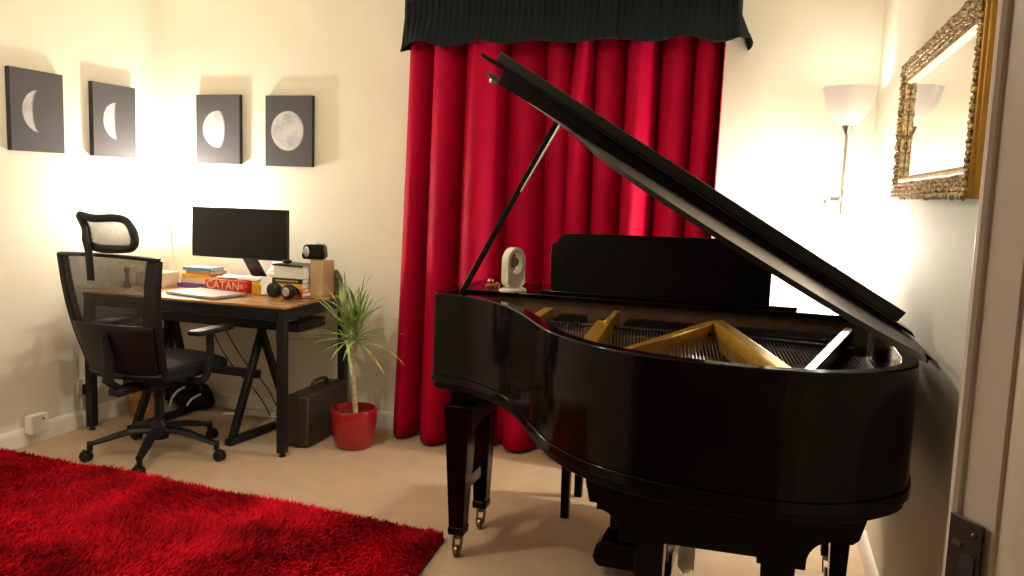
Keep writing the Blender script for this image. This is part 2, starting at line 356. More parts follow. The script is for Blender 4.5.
# legs
def pleg(x, y, wt, wb, ztop, cast=True):
    bm = BM()
    def ring(w, z): return [bm.verts.new((x+a*w/2, y+c*w/2, z)) for a, c in ((-1,-1),(1,-1),(1,1),(-1,1))]
    prof = [(wt*1.1, ztop), (wt*1.06, ztop-.03), (wt*1.02, ztop-.04), (wb, .12), (wb*1.12, .118), (wb*1.05, .09)]
    rs = [ring(*p) for p in prof]
    for p, q in zip(rs, rs[1:]):
        for k in range(4): bm.faces.new((p[k], p[(k+1)%4], q[(k+1)%4], q[k]))
    bm.faces.new(rs[0]); bm.faces.new(rs[-1][::-1])
    lg = obj('leg', bm, M['piano'], pn, world=True, bevel=.004, sharp=20)
    bm = BM(); tube(bm, [(x, y, .092), (x, y, .07)], .017, 12); beam(bm, (x-.016, y, .075), (x-.014, y-.012, .022), .005, .016); beam(bm, (x+.016, y, .075), (x+.014, y-.012, .022), .006, .02)
    lathe(bm, [(.001,-.009),(.019,-.009),(.022,-.005),(.022,.005),(.019,.009),(.001,.009)], (x, y-.012, .022), 16, 'X'); obj('caster', bm, M['brass'], lg, world=True)
pleg(-1.055, 2.875, .095, .058, .60); pleg(-1.06, 3.16, .085, .055, .60)
pleg(.300, 2.85, .075, .05, .60); pleg(.300, 3.20, .075, .05, .60)
pleg(-.235, 2.112, .074, .060, .57); pleg(.082, 2.112, .082, .062, .57)
b = BM(); beam(b, (-1.055, 2.91, .27), (-1.06, 3.13, .27), .035, .05); obj('leg_stretcher', b, M['piano'], pn, world=True, bevel=.003)
b = BM(); beam(b, (.300, 2.88, .27), (.300, 3.17, .27), .035, .05); obj('leg_stretcher', b, M['piano'], pn, world=True, bevel=.003)
def arc(cx, cz, r, a0, a1, n=7): return [(cx+r*math.cos(R(a0+(a1-a0)*i/n)), cz+r*math.sin(R(a0+(a1-a0)*i/n))) for i in range(n+1)]
ap = [(-.405,.665),(-.392,.607),(-.372,.607),(-.372,.592)] + arc(-.372,.530,.062,90,0) + [(-.31,.512),(-.19,.525),(.03,.527),(.03,.512),(.145,.512),(.145,.53)] + arc(.207,.53,.062,180,90) + [(.245,.592),(.26,.605),(.275,.665)]
b = BM(); prism(b, ap, 2.045, 2.165, lambda u, v, w_: (u, w_, v)); obj('tail_leg_apron', b, M['piano_satin'], pn, world=True, bevel=.003)
b = BM(); prism(b, [(2.83,.60),(2.83,.56)]+arc(2.83,.50,.0,90,0,1)+[(2.95,.53),(3.14,.53),(3.26,.57),(3.26,.60)], -1.075, -.995, lambda u, v, w_: (w_, u, v)); obj('leg_apron', b, M['piano_satin'], pn, world=True, bevel=.003)
# pedal lyre
b = BM(); prism(b, [(-.525,.045),(-.535,.07),(-.525,.115),(-.505,.135),(-.26,.135),(-.245,.115),(-.245,.045),(-.26,.035),(-.51,.035)], 2.90, 3.05, lambda u, v, w_: (u, w_, v)); ly = obj('pedal_lyre', b, M['piano'], pn, world=True, bevel=.006)
for x in (-.47,-.30):
    b = BM(); beam(b, (x, 2.98, .13), (x*.95-.02, 2.98, .60), .035, .03); obj('lyre_post', b, M['piano'], ly, world=True, bevel=.004)
for x in (-.45,-.385,-.32):
    b = BM(); beam(b, (x, 3.04, .06), (x, 3.17, .05), .025, .008); ball(b, (x, 3.17, .05), .02, 1, 1.2, .35); obj('pedal', b, M['brass'], ly, world=True)
b = BM(); tube(b, [(-.262,2.895,.10),(-.265,2.80,.6)], .005, 8); obj('lyre_rod', b, M['brass'], ly, world=True)

# sheet of folded paper lying under the piano
pp = BM()
for i in range(4):
    prism(pp, [(0,0),(.045,0),(.045,.09),(0,.09)], i*.006, i*.006+.002, lambda u, v, w_, i=i: (-.235+u*.6+w_*.8+i*.006, 3.02+v*.3, .002+v*.9-u*.7+w_+.03))
tag(obj('paper_stack', pp, M['paper']), 'white folded papers leaning beside the piano pedals', 'paper')

# ornaments on the piano
wr = thing('white_arch_ornament', 'white arched ornament with oval opening standing on the piano left of the music desk', 'ornament', (-.905, 2.995, 1.0225), R(56))
def ell(cx, cz, rx, rz, a0, a1, n): return [(cx+rx*math.cos(R(a0+(a1-a0)*i/n)), cz+rz*math.sin(R(a0+(a1-a0)*i/n))) for i in range(n+1)]
N = 40; b = BM(); out_ = []; in_ = []
for i in range(N):
    a = 2*PI*i/N; x, z = math.cos(a), math.sin(a)
    ox = .042*x if z > 0 else .042*max(-1, min(1, x*1.6)); oz = .112+.055*z if z > 0 else .112 + (.102*z if abs(x) < .9 else .102*z)
    oz = max(oz, .012); out_.append((ox, oz)); in_.append((.029*x, .110+.043*z))
V = [[b.verts.new((p[0], y, p[1])) for p in ring] for y in (-.020,.020) for ring in (out_, in_)]
for i in range(N):
    j = (i+1) % N
    b.faces.new((V[0][i],V[0][j],V[1][j],V[1][i])); b.faces.new((V[2][i],V[3][i],V[3][j],V[2][j]))
    b.faces.new((V[0][i],V[2][i],V[2][j],V[0][j])); b.faces.new((V[1][i],V[1][j],V[3][j],V[3][i]))
obj('arch_body', b, M['ivory'], wr, bevel=.002)
b = BM(); lathe(b, [(.001,0),(.056,0),(.056,.006),(.046,.013),(.001,.014)], (0,0,0), 28, sy=.75); obj('base', b, M['ivory'], wr)
b = BM(); lathe(b, [(.001,-.012),(.017,-.012),(.02,0),(.017,.012),(.001,.012)], (-.002,0,.112), 20, 'Y', sy=1.1); obj('glass_vial', b, M['glassy'], wr)
b = BM(); beam(b, (-.028,0,.085), (.006,0,.085), .012, .008); obj('inner_bracket', b, M['plasticw'], wr)
sm = thing('copper_trinket', 'small copper coloured trinket on the piano behind the lid prop', 'ornament', (-1.03,3.10,1.022))
b = BM(); lathe(b, [(.001,0),(.018,0),(.02,.006),(.010,.012),(.014,.022),(.010,.03),(.001,.033)], (0,0,0), 16); obj('body', b, M['copper'], sm)
b = BM(); lathe(b, [(.001,0),(.010,0),(.012,.012),(.001,.02)], (.028,.0,0), 12); obj('pin', b, M['copper'], sm)

# piano bench behind
pb = thing('piano_bench', 'black piano bench standing behind the grand piano', 'bench', (-.41,3.52,0))
b = BM(); box(b, -.80, -.10, 3.36, 3.70, .42, .50); obj('seat', b, M['fabric'], pb, world=True, bevel=.02)
b = BM(); box(b, -.78, -.12, 3.375, 3.685, .36, .42); obj('seat_frame', b, M['piano_satin'], pb, world=True, bevel=.004)
for x in (-.755,-.145):
    for y in (3.395,3.665):
        b = BM(); prism(b, [(-1,-1),(1,-1),(1,1),(-1,1)], 0, .36, lambda u, v, w_, x=x, y=y: (x+u*(.017+w_*.01), y+v*(.017+w_*.01), w_)); obj('leg', b, M['piano_satin'], pb, world=True, bevel=.002)

# ------------------------------------------------------------ curtains and pelmet
def drape(name, x0, x1, z0, z1, y, folds, amp, seed, label, flare=0., hem=0., m='velvet', gap=0.):
    rs = random.Random(seed); nx, nz = 340, 26
    ph = [rs.uniform(0, 2*PI) for _ in range(6)]
    cen = []; t = 0
    while t < 1.05: cen.append(t); t += rs.uniform(.8, 1.2)/folds
    def disp(u, v):
        # irregular cartridge folds: sharper at the top, broader toward the hem
        k = 0
        for i in range(len(cen)-1):
            if cen[i] <= u <= cen[i+1]: k = i; break
        w_ = (u-cen[k])/(cen[k+1]-cen[k]); c = .5-.5*math.cos(2*PI*w_)
        a = amp*(.85+.25*math.sin(ph[0]+k*2.3))*(.7+.5*(1-v))
        return a*c + amp*.12*math.sin(ph[2]+u*9-(1-v)*1.5), -.135*(cen[k+1]-cen[k])*(x1-x0)*math.sin(2*PI*w_)
    bm = BM(); g = []
    for j in range(nz+1):
        v = j/nz; row = []
        for i in range(nx+1):
            u = i/nx; z = z0+(z1-z0)*v + (hem*(u) if j == 0 else 0)
            xx = x0+(x1-x0)*u + flare*(1-v)*(u-.5) + .012*math.sin(ph[3]+u*30)*(1-v) + gap*max(0, v-.80)/.2*max(0, 1-abs(u-(0 if gap > 0 else 1))*5)
            dy, dx = disp(u, v); row.append(bm.verts.new((xx+dx, y-dy, z)))
        g.append(row)
    for j in range(nz):
        for i in range(nx): bm.faces.new((g[j][i], g[j][i+1], g[j+1][i+1], g[j+1][i]))
    o = obj(name, bm, M[m], sharp=180, solid=.003); tag(o, label, 'curtain'); return o
drape('curtain', -1.915, -1.00, .02, 2.30, 4.262, 4.8, .205, 5, 'long red velvet curtain hanging left of the centre gap, beside the potted plant', flare=.13)
drape('curtain', -1.02, -.25, .02, 2.30, 4.262, 4.9, .205, 11, 'long red velvet curtain hanging right of the centre gap, behind the piano lid', flare=-.06, gap=.05)
rail = thing('curtain_rail', 'dark curtain rail hidden behind the black pelmet', 'curtain rail', (-1.08,4.28,2.30))
b = BM(); box(b, -1.90, -.20, 4.27, 4.32, 2.29, 2.325); obj('rail', b, M['blackmetal'], rail, world=True)
# pelmet with gathered heading
bm = BM(); g = []; nx, nz = 520, 16
x0, x1, yf = -1.862, -.187, 4.06
LEN = (x1-x0) + 2*(YB-yf)
prs = random.Random(3); pcs = sorted(prs.uniform(0, 1) for _ in range(17))
for j in range(nz+1):
    v = j/nz; row = []
    for i in range(nx+1):
        s = i/nx*LEN; d1 = YB-yf-.004
        drop = max(0, .62-v)/.62
        fine = .006*math.sin(s*190)*(1-drop*.75)
        big = drop*(.058*abs(math.sin(s*9.5+.8*math.sin(s*4)))**1.5 + .014*abs(math.sin(s*17+2*math.sin(s*5))))
        off = fine+big
        if s < d1: x, y = x0-off*.8-.012*drop, YB-.004-s
        elif s > LEN-d1: x, y = x1+off*.8+.012*drop, yf+(s-(LEN-d1))
        else: x, y = x0+(s-d1), yf-off
        if y > YB-.004: y = YB-.004
        z = 2.130 + v*(2.362-2.130) + (.012*math.sin(s*9.5*2+1.2)+.004*math.sin(s*23))*drop*(1 if j < 3 else .4)
        row.append(bm.verts.new((x, y, z)))
    g.append(row)
for j in range(nz):
    for i in range(nx): bm.faces.new((g[j][i], g[j][i+1], g[j+1][i+1], g[j+1][i]))
tag(obj('pelmet', bm, M['pelmet'], sharp=180, solid=.003), 'black gathered fabric pelmet above the red curtains', 'pelmet')

# ------------------------------------------------------------ pictures of the moon
def moon_mat(name, k, cx, cz, r, base, axis):
    m = bpy.data.materials.new(name); m.use_nodes = True; nt = m.node_tree; bs = nt.nodes['Principled BSDF']; bs.inputs['Roughness'].default_value = .8
    N = nt.nodes.new; Lk = nt.links.new
    tc = N('ShaderNodeTexCoord'); sp = N('ShaderNodeSeparateXYZ'); Lk(tc.outputs['Object'], sp.inputs[0])
    def mt(op, a, b_=None, c=None):
        n = N('ShaderNodeMath'); n.operation = op
        for i, q in enumerate((a, b_, c)):
            if q is None: continue
            if isinstance(q, (int, float)): n.inputs[i].default_value = q
            else: Lk(q, n.inputs[i])
        return n.outputs[0]
    u = mt('DIVIDE', mt('SUBTRACT', sp.outputs[0], cx), r); v = mt('DIVIDE', mt('SUBTRACT', sp.outputs[2], cz), r)
    rr = mt('ADD', mt('MULTIPLY', u, u), mt('MULTIPLY', v, v))
    ins = N('ShaderNodeMapRange'); Lk(rr, ins.inputs[0]); ins.inputs[1].default_value = 1.0; ins.inputs[2].default_value = .94
    lim = mt('MULTIPLY', mt('SQRT', mt('MAXIMUM', mt('SUBTRACT', 1, mt('MULTIPLY', v, v)), 0)), k)
    tr = N('ShaderNodeMapRange'); Lk(mt('SUBTRACT', lim, u), tr.inputs[0]); tr.inputs[1].default_value = -.02; tr.inputs[2].default_value = .10
    ns = N('ShaderNodeTexNoise'); ns.inputs['Scale'].default_value = 16; ns.inputs['Detail'].default_value = 6; Lk(tc.outputs['Object'], ns.inputs[0])
    rp = N('ShaderNodeValToRGB'); Lk(ns.outputs['Fac'], rp.inputs[0]); rp.color_ramp.elements[0].position = .35; rp.color_ramp.elements[1].position = .6
    rp.color_ramp.elements[0].color = (.36,.35,.36,1); rp.color_ramp.elements[1].color = (.52,.51,.52,1)
    mx = N('ShaderNodeMix'); mx.data_type = 'RGBA'; Lk(mt('MULTIPLY', ins.outputs[0], tr.outputs[0]), mx.inputs[0]); mx.inputs[6].default_value = (*base,1); Lk(rp.outputs[0], mx.inputs[7])
    Lk(mx.outputs[2], bs.inputs['Base Color']); return m
def canvas(loc, rz, w_, k, r, cx, label, base=(.062,.058,.064)):
    t = thing('moon_picture', label, 'picture', loc, rz, None)
    b = BM(); box(b, -w_/2, w_/2, -.028, 0, -.2035, .2035); obj('canvas', b, M['canvasedge'], t, bevel=.0015)
    b = BM(); box(b, -w_/2+.001, w_/2-.001, -.0290, -.0281, -.2025, .2025)
    o = obj('printed_moon', b, moon_mat('moon_print', k, cx, 0.0, r, base, 0), t)
canvas((XL, 3.40, 1.722), PI/2, .325, -.40, .108, .012, 'charcoal canvas with thin crescent moon, leftmost on the left wall')
canvas((XL, 3.925, 1.720), PI/2, .325, -.15, .104, .014, 'charcoal canvas with thick crescent moon on the left wall nearest the corner')
canvas((-3.172, YB, 1.708), 0, .305, .42, .110, .004, 'charcoal canvas with gibbous three-quarter moon above the monitor')
canvas((-2.690, YB, 1.703), 0, .310, .90, .115, -.002, 'charcoal canvas with nearly full moon, nearest the curtain')

# ------------------------------------------------------------ mirror
mr = thing('ornate_mirror', 'gold ornate framed mirror hanging on the right wall', 'mirror', (XR, 2.68, 1.65))
MY0, MY1, MZ0, MZ1 = 2.10, 3.27, 1.418, 1.885
def frm(bm, prof):   # prof: (inset from outer edge, distance from wall)
    def rect(i): return [(MY0+i, MZ0+i), (MY1-i, MZ0+i), (MY1-i, MZ1-i), (MY0+i, MZ1-i)]
    rings = [[bm.verts.new((XR-d, y, z)) for y, z in rect(i)] for i, d in prof]
    for a, c in zip(rings, rings[1:]):
        for k in range(4): bm.faces.new((a[k], a[(k+1)%4], c[(k+1)%4], c[k]))
    return rings
b = BM(); frm(b, [(.0,.0),(.0,.030),(.010,.036),(.014,.036),(.055,.026),(.060,.030),(.068,.030),(.078,.018),(.078,.0)]); obj('frame', b, M['frameg'], mr, world=True)
b = BM(); box(b, XR-.0155, XR-.0125, MY0+.07, MY1-.07, MZ0+.07, MZ1-.07); gl = obj('mirror_glass', b, M['mirror'], mr, world=True)
b = BM(); box(b, XR-.034, XR-.001, MY0-.012, MY0+.001, MZ0, MZ1); box(b, XR-.026, XR-.001, MY0-.024, MY0-.011, MZ0, MZ1); tag(obj('frame_side', b, M['frameside'], mr, world=True, bevel=.003), 'smooth plain gold side')
b = BM(); prs = random.Random(9)
def along(n, fn):
    for i in range(n): fn(i/(n-1))
per = [((MY0,MZ0),(MY1,MZ0)),((MY1,MZ0),(MY1,MZ1)),((MY1,MZ1),(MY0,MZ1)),((MY0,MZ1),(MY0,MZ0))]
for (a0, c0), (a1, c1) in per:
    ln = math.hypot(a1-a0, c1-c0); n = int(ln/.0135); tx, tz = (a1-a0)/ln, (c1-c0)/ln; nx_, nz_ = -tz, tx
    for i in range(n):
        s = (i+.5)/n*ln
        for ins, rad, dd in ((.008,.0078,.036),(.021,.007,.035),(.034,.0065,.032),(.046,.0055,.029)):
            y = a0+tx*s+nx_*ins+prs.uniform(-.003,.003); z = c0+tz*s+nz_*ins+prs.uniform(-.003,.003)
            if (i+int(ins*1000)) % 3 == 0: rad *= 1.35
            ball(b, (XR-dd, y, z), rad, .9, prs.uniform(.7,1.2), prs.uniform(.7,1.2), 1)
obj('leaf_carving', b, M['frameg'], mr, world=True, sharp=180)

# ------------------------------------------------------------ floor lamp
fl_ = thing('floor_lamp', 'silver floor lamp with white bowl shade and reading arm in the right corner', 'floor lamp', (.315,4.02,0))
LX, LY = .315, 4.02
b = BM(); lathe(b, [(.001,.0),(.125,.0),(.125,.012),(.11,.022),(.02,.03),(.001,.032)], (LX,LY,0), 32); obj('base', b, M['steel'], fl_, world=True)
b = BM(); tube(b, [(LX,LY,.03),(LX,LY,.9),(LX,LY,1.72)], .0085, 10); obj('pole', b, M['steel'], fl_, world=True)
b = BM(); lathe(b, [(.012,1.70),(.014,1.705),(.026,1.735),(.024,1.738)], (LX,LY,0), 20); obj('shade_cup', b, M['steel'], fl_, world=True)
b = BM(); lathe(b, [(.022,1.737),(.045,1.752),(.075,1.785),(.100,1.835),(.116,1.905),(.112,1.905),(.096,1.837),(.071,1.790),(.043,1.758),(.020,1.743)], (LX,LY,0), 40); obj('bowl_shade', b, M['opal'], fl_, world=True, sharp=60)
b = BM(); box(b, LX-.05, LX+.012, LY-.014, LY+.014, 1.405, 1.425); obj('arm_clamp', b, M['silver'], fl_, world=True, bevel=.003)
b = BM(); tube(b, catmull([(LX,LY-.01,1.53),(LX-.012,LY-.03,1.48),(LX+.004,LY-.03,1.44),(LX-.02,LY-.03,1.40),(LX-.03,LY-.04,1.36),(LX-.022,LY-.05,1.33)], 5), .004, 8); obj('gooseneck', b, M['steel'], fl_, world=True)
b = BM(); tube(b, catmull([(LX-.04,LY-.01,1.415),(LX-.062,LY-.01,1.45),(LX-.055,LY-.01,1.49)], 4), .0035, 8); ball(b, (LX-.068,LY-.01,1.40), .012, 1, 1, 1.1); obj('switch_knob', b, M['silver'], fl_, world=True)
b = BM(); lathe(b, [(.012,.045),(.02,.03),(.03,.0),(.034,-.03),(.032,-.03),(.027,.0),(.015,.03)], (LX-.02,LY-.05,1.30), 24); obj('reading_shade', b, M['glow'], fl_, world=True, sharp=60)
b = BM(); ball(b, (LX-.02,LY-.05,1.268), .021, sub=3); obj('reading_bulb', b, M['bulb'], fl_, world=True)
point('reading_light', (LX-.02,LY-.06,1.225), P_READ, WARM, .035, fl_)

point('bowl_fill_light', (LX,LY,1.86), P_BOWL_FILL, WARM, .05, fl_)  # weak fill light added in the bowl to even out the upper walls

# ------------------------------------------------------------ desk
dk = thing('desk', 'rustic wood desk with black metal frame in the left corner', 'desk', (-2.9,3.95,0))
DX0, DX1, DY0, DY1, DZ = -3.545, -2.285, 3.612, 4.285, .782
b = BM(); box(b, DX0, DX1, DY0, DY1, DZ-.012, DZ); obj('desktop', b, M['deskwood'], dk, world=True, bevel=.002)
b = BM(); box(b, DX0, DX1, DY0, DY1, DZ-.03, DZ-.0125); obj('desktop_edge', b, M['blackmetal'], dk, world=True, bevel=.002)
b = BM()
box(b, DX0+.05, DX1-.05, DY0+.002, DY0+.042, DZ-.075, DZ-.031); box(b, DX0+.05, DX1-.05, DY1-.042, DY1-.002, DZ-.075, DZ-.031)
box(b, DX0+.005, DX0+.045, DY0+.002, DY1-.002, DZ-.075, DZ-.031); box(b, DX1-.045, DX1-.005, DY0+.002, DY1-.002, DZ-.075, DZ-.031); obj('frame', b, M['blackmetal'], dk, world=True, bevel=.002)
for x in (DX0+.025, DX1-.025):
    for y in (DY0+.022, DY1-.022):
        b = BM(); box(b, x-.022, x+.022, y-.0215, y+.0215, .02, DZ-.0755); lg = obj('leg', b, M['blackmetal'], dk, world=True, bevel=.002)
        b = BM(); lathe(b, [(.001,0),(.018,0),(.018,.008),(.008,.012),(.008,.022)], (x,y,0), 14); obj('foot', b, M['darksteel'], lg, world=True)

# digital keyboard on an A-frame stand stored under the desk
ks = thing('keyboard_stand', 'black metal stand with slanted A-shaped legs under the desk', 'stand', (-2.62,3.95,0))
b = BM(); beam(b, (-2.66,3.66,.022), (-2.60,4.20,.022), .045, .035); obj('foot_bar', b, M['blackmetal'], ks, world=True, bevel=.004)
b = BM(); beam(b, (-2.665,3.71,.03), (-2.655,3.98,.60), .045, .032, (1,0,0)); obj('leg', b, M['blackmetal'], ks, world=True, bevel=.004)
b = BM(); beam(b, (-2.605,4.17,.03), (-2.635,3.93,.60), .04, .03, (1,0,0)); obj('leg', b, M['blackmetal'], ks, world=True, bevel=.004)
b = BM(); beam(b, (-3.25,3.95,.34), (-2.645,3.93,.34), .035, .045); obj('crossbar', b, M['blackmetal'], ks, world=True, bevel=.004)
b = BM(); beam(b, (-3.27,4.17,.03), (-3.25,3.98,.60), .04, .03, (1,0,0)); obj('leg', b, M['blackmetal'], ks, world=True, bevel=.004)
b = BM(); beam(b, (-3.29,3.71,.03), (-3.27,3.98,.60), .045, .032, (1,0,0)); obj('leg', b, M['blackmetal'], ks, world=True, bevel=.004)
b = BM(); beam(b, (-3.29,3.66,.022), (-3.27,4.20,.022), .045, .035); obj('foot_bar', b, M['blackmetal'], ks, world=True, bevel=.004)
kb = thing('digital_keyboard', 'black electronic keyboard resting on the stand under the desk', 'keyboard', (-2.85,3.98,.60))
b = BM(); box(b, -3.40,-2.34, 3.84, 4.12, .612, .665); obj('body', b, M['plastic'], kb, world=True, bevel=.008)
b = BM()
for i in range(36): box(b, -3.33+i*.0255, -3.33+i*.0255+.0235, 3.83, 3.95, .665, .672)
obj('keys', b, M['keyw'], kb, world=True)

# ------------------------------------------------------------ office chair
ch = thing('office_chair', 'black mesh office chair with headrest at the desk', 'chair', (-2.89, 3.42, 0), R(-1))
for i in range(5):
    a = R(-137 + 72*i); c, s = math.cos(a), math.sin(a)
    b = BM(); tube(b, catmull([(.03*c,.03*s,.135),(.13*c,.13*s,.135),(.25*c,.25*s,.105),(.325*c,.325*s,.085)], 4), [.034-.0013*k for k in range(13)], 8, flat=.62); tube(b, [(.318*c,.318*s,.10),(.318*c,.318*s,.055)], .014, 8); arm = obj('base_arm', b, M['plastic'], ch)
    b = BM()
    for sg in (-1, 1): lathe(b, [(.001,-.009),(.024,-.009),(.028,-.004),(.028,.004),(.024,.009),(.001,.009)], (.335*c, .335*s+sg*.013, .028), 18, 'Y')
    box(b, .335*c-.02, .335*c+.02, .335*s-.004, .335*s+.004, .03, .058)
    obj('caster', b, M['plastic'], arm)
b = BM(); lathe(b, [(.001,.09),(.045,.09),(.048,.15),(.034,.17),(.032,.19),(.024,.19),(.024,.30),(.03,.305),(.03,.37),(.001,.37)], (0,0,0), 24); obj('gas_lift', b, M['plastic'], ch)
b = BM(); box(b, -.09,.09,-.15,.13,.365,.425); box(b, -.035,.035,-.30,-.14,.37,.41); obj('tilt_mechanism', b, M['plastic'], ch, bevel=.01)
b = BM(); tube(b, [(.09,.0,.385),(.20,.02,.375),(.24,.02,.372)], [.006,.006,.012], 8); obj('tilt_lever', b, M['plastic'], ch)
# seat cushion
b = BM(); nu, nv = 14, 14; g = []
for j in range(nv+1):
    v = -1+2*j/nv; row = []
    for i in range(nu+1):
        u = -1+2*i/nu; e = 1-.10*abs(v)**4
        row.append(b.verts.new((u*.255*e, .02+v*.255*(1-.08*abs(u)**4), .505+.022*(1-u**4)*(1-abs(v)**4) - (.03*max(0,v-.6)/.4))))
    g.append(row)
for j in range(nv):
    for i in range(nu): b.faces.new((g[j][i], g[j][i+1], g[j+1][i+1], g[j+1][i]))
r_ = bmesh.ops.extrude_face_region(b, geom=list(b.faces)); vs = [e for e in r_['geom'] if isinstance(e, bmesh.types.BMVert)]
for v_ in vs: v_.co.z = .435
obj('seat', b, M['fabric'], ch, bevel=.018, sharp=60)
# backrest: frame + mesh
def bk(u, v):   # u -1..1, v 0..1 -> local point on the back surface
    hw = .215 + .072*v - .01*(1-v)*(1-v); z = .47 + .565*v
    y = -.245 - .11*v - .03*math.sin(v*PI) + .045*u*u*1.0
    return Vector((u*hw, y, z + .012*(1-u*u)*v))
def bkframe(name, pts, r, m='plastic', flat=.6): bm = BM(); tube(bm, pts, r, 8, flat=flat); return obj(name, bm, M[m], ch)
loop = [bk(-1, 1-i/10) for i in range(11)] ; loop2 = [bk(1, 1-i/10) for i in range(11)]
bkframe('back_side_rail', loop, [.018+.010*(i/10) for i in range(11)]); bkframe('back_side_rail', loop2, [.018+.010*(i/10) for i in range(11)])
bkframe('back_top_rail', [bk(-1+.2*i, 1) for i in range(11)], .017); bkframe('back_bottom_rail', [bk(-1+.2*i, 0) for i in range(11)], .030)
mm = bpy.data.materials.new('chair_mesh_fabric'); mm.use_nodes = True; nt = mm.node_tree
bs = nt.nodes['Principled BSDF']; bs.inputs['Base Color'].default_value = (.012,.014,.013,1); bs.inputs['Roughness'].default_value = .7
tc = nt.nodes.new('ShaderNodeTexCoord'); vo = nt.nodes.new('ShaderNodeTexVoronoi'); vo.inputs['Scale'].default_value = 260
nt.links.new(tc.outputs['Object'], vo.inputs[0]); lt = nt.nodes.new('ShaderNodeMath'); lt.operation = 'GREATER_THAN'; lt.inputs[1].default_value = .40
nt.links.new(vo.outputs['Distance'], lt.inputs[0]); vo.inputs['Scale'].default_value = 900; lt.inputs[1].default_value = .35; nt.links.new(lt.outputs[0], bs.inputs['Alpha'])
def sheet(name, us, vs_, m, dy=0.): 
    bm = BM(); g = [[bm.verts.new(bk(u, v)+Vector((0,dy,0))) for u in us] for v in vs_]
    for j in range(len(vs_)-1):
        for i in range(len(us)-1): bm.faces.new((g[j][i], g[j][i+1], g[j+1][i+1], g[j+1][i]))
    return obj(name, bm, m, ch, sharp=180)
tag(sheet('back_mesh', [-1+.125*i for i in range(17)], [i/12 for i in range(13)], mm), 'see-through black mesh panel')
# dark strips added where the mesh looks denser at a slant, and lumbar pad
for s_ in (-1, 1):
    bm = BM()
    pts_o = [bk(s_, v/10) for v in range(11)]; pts_i = [bk(s_*(.80-.12*(1-v/10)), v/10) for v in range(11)]
    V1 = [bm.verts.new(p+Vector((0,.004,0))) for p in pts_o]; V2 = [bm.verts.new(p+Vector((0,.004,0))) for p in pts_i]
    for k in range(10): bm.faces.new((V1[k], V1[k+1], V2[k+1], V2[k]))
    obj('mesh_edge_strip', bm, M['plastic'], ch, solid=.008)
bm = BM(); us = [-.95+.19*i for i in range(11)]; vs_ = [.0+.055*i for i in range(9)]
g = [[bm.verts.new(bk(u, v)+Vector((0,-.014,0))) for u in us] for v in vs_]
for j in range(8):
    for i in range(10): bm.faces.new((g[j][i], g[j][i+1], g[j+1][i+1], g[j+1][i]))
obj('lumbar_pad', bm, M['plastic'], ch, solid=.018, bevel=.004)
b = BM(); tube(b, [Vector((0,-.25,.39)), Vector((0,-.33,.45)), bk(0,.2)+Vector((0,-.045,0)), bk(0,.36)+Vector((0,-.04,0))], [.03,.032,.03,.02], 10, flat=.6); obj('back_spine', b, M['plastic'], ch)
# headrest
hr = bk(0,1)
b = BM(); tube(b, [bk(0,.80)+Vector((-.03,-.035,0)), bk(0,1)+Vector((-.03,-.04,.02)), Vector((-.045,hr.y-.045,1.12)), Vector((-.06,hr.y-.03,1.17))], [.020,.021,.017,.014], 8, flat=.6); obj('headrest_stem', b, M['plastic'], ch)
hp = [(-.155,1.255),(-.06,1.243),(.05,1.250),(.10,1.240),(.130,1.20),(.142,1.155),(.138,1.115),(.11,1.095),(.0,1.088),(-.075,1.098),(-.10,1.13),(-.115,1.19)]
cv = catmull([(x*1.05+.045, hr.y-.02+.9*x*x, 1.17+(z-1.17)*.88-.02) for x, z in hp]+[(-.155*1.05+.045, hr.y-.02+.9*.155**2, 1.17+.085*.88-.02)], 4)
b = BM(); tube(b, cv, .019, 8, cap=False, flat=1.); obj('headrest_frame', b, M['plastic'], ch)
b = BM(); vs = [b.verts.new(p) for p in cv[:-1]]; c0 = b.verts.new((.015, hr.y+.0, 1.145))
for i in range(len(vs)): b.faces.new((vs[i], vs[(i+1)%len(vs)], c0))
tag(obj('headrest_mesh', b, mm, ch, sharp=180), 'see-through mesh of the headrest')
for s_ in (-1, 1):
    b = BM(); tube(b, catmull([(s_*.20,-.02,.415),(s_*.275,-.01,.42),(s_*.30,.0,.47),(s_*.30,.015,.56),(s_*.295,.02,.655)], 4), [.024]*17, 8, flat=.75); ar = obj('armrest', b, M['plastic'], ch)
    b = BM(); box(b, s_*.295-.04, s_*.295+.04, -.10, .17, .655, .68); obj('arm_pad', b, M['plastic'], ar, bevel=.01)

# ------------------------------------------------------------ desk lamp (its glare fills the corner)
dl = thing('desk_lamp', 'small white desk lamp glaring in the corner beside the monitor', 'desk lamp', (-3.40,4.14,DZ))
b = BM(); lathe(b, [(.001,0),(.055,0),(.055,.01),(.045,.018),(.001,.02)], (0,0,0), 28); obj('base', b, M['plasticw'], dl)
b = BM(); tube(b, catmull([(0,.0,.015),(0,.02,.15),(0,.01,.30),(.0,-.01,.38)], 5), .006, 8); obj('stem', b, M['plasticw'], dl)
b = BM(); lathe(b, [(.010,.0),(.024,.012),(.045,.05),(.05,.075),(.048,.075),(.042,.05),(.02,.014)], (0,-.01,.37), 28); obj('shade', b, M['glow'], dl, sharp=60)
b = BM(); ball(b, (0,-.01,.425), .022, sub=3); obj('bulb', b, M['bulb'], dl)
point('desk_lamp_light', (-3.40,4.13,DZ+.475), P_DESK, WARM, .03, dl)

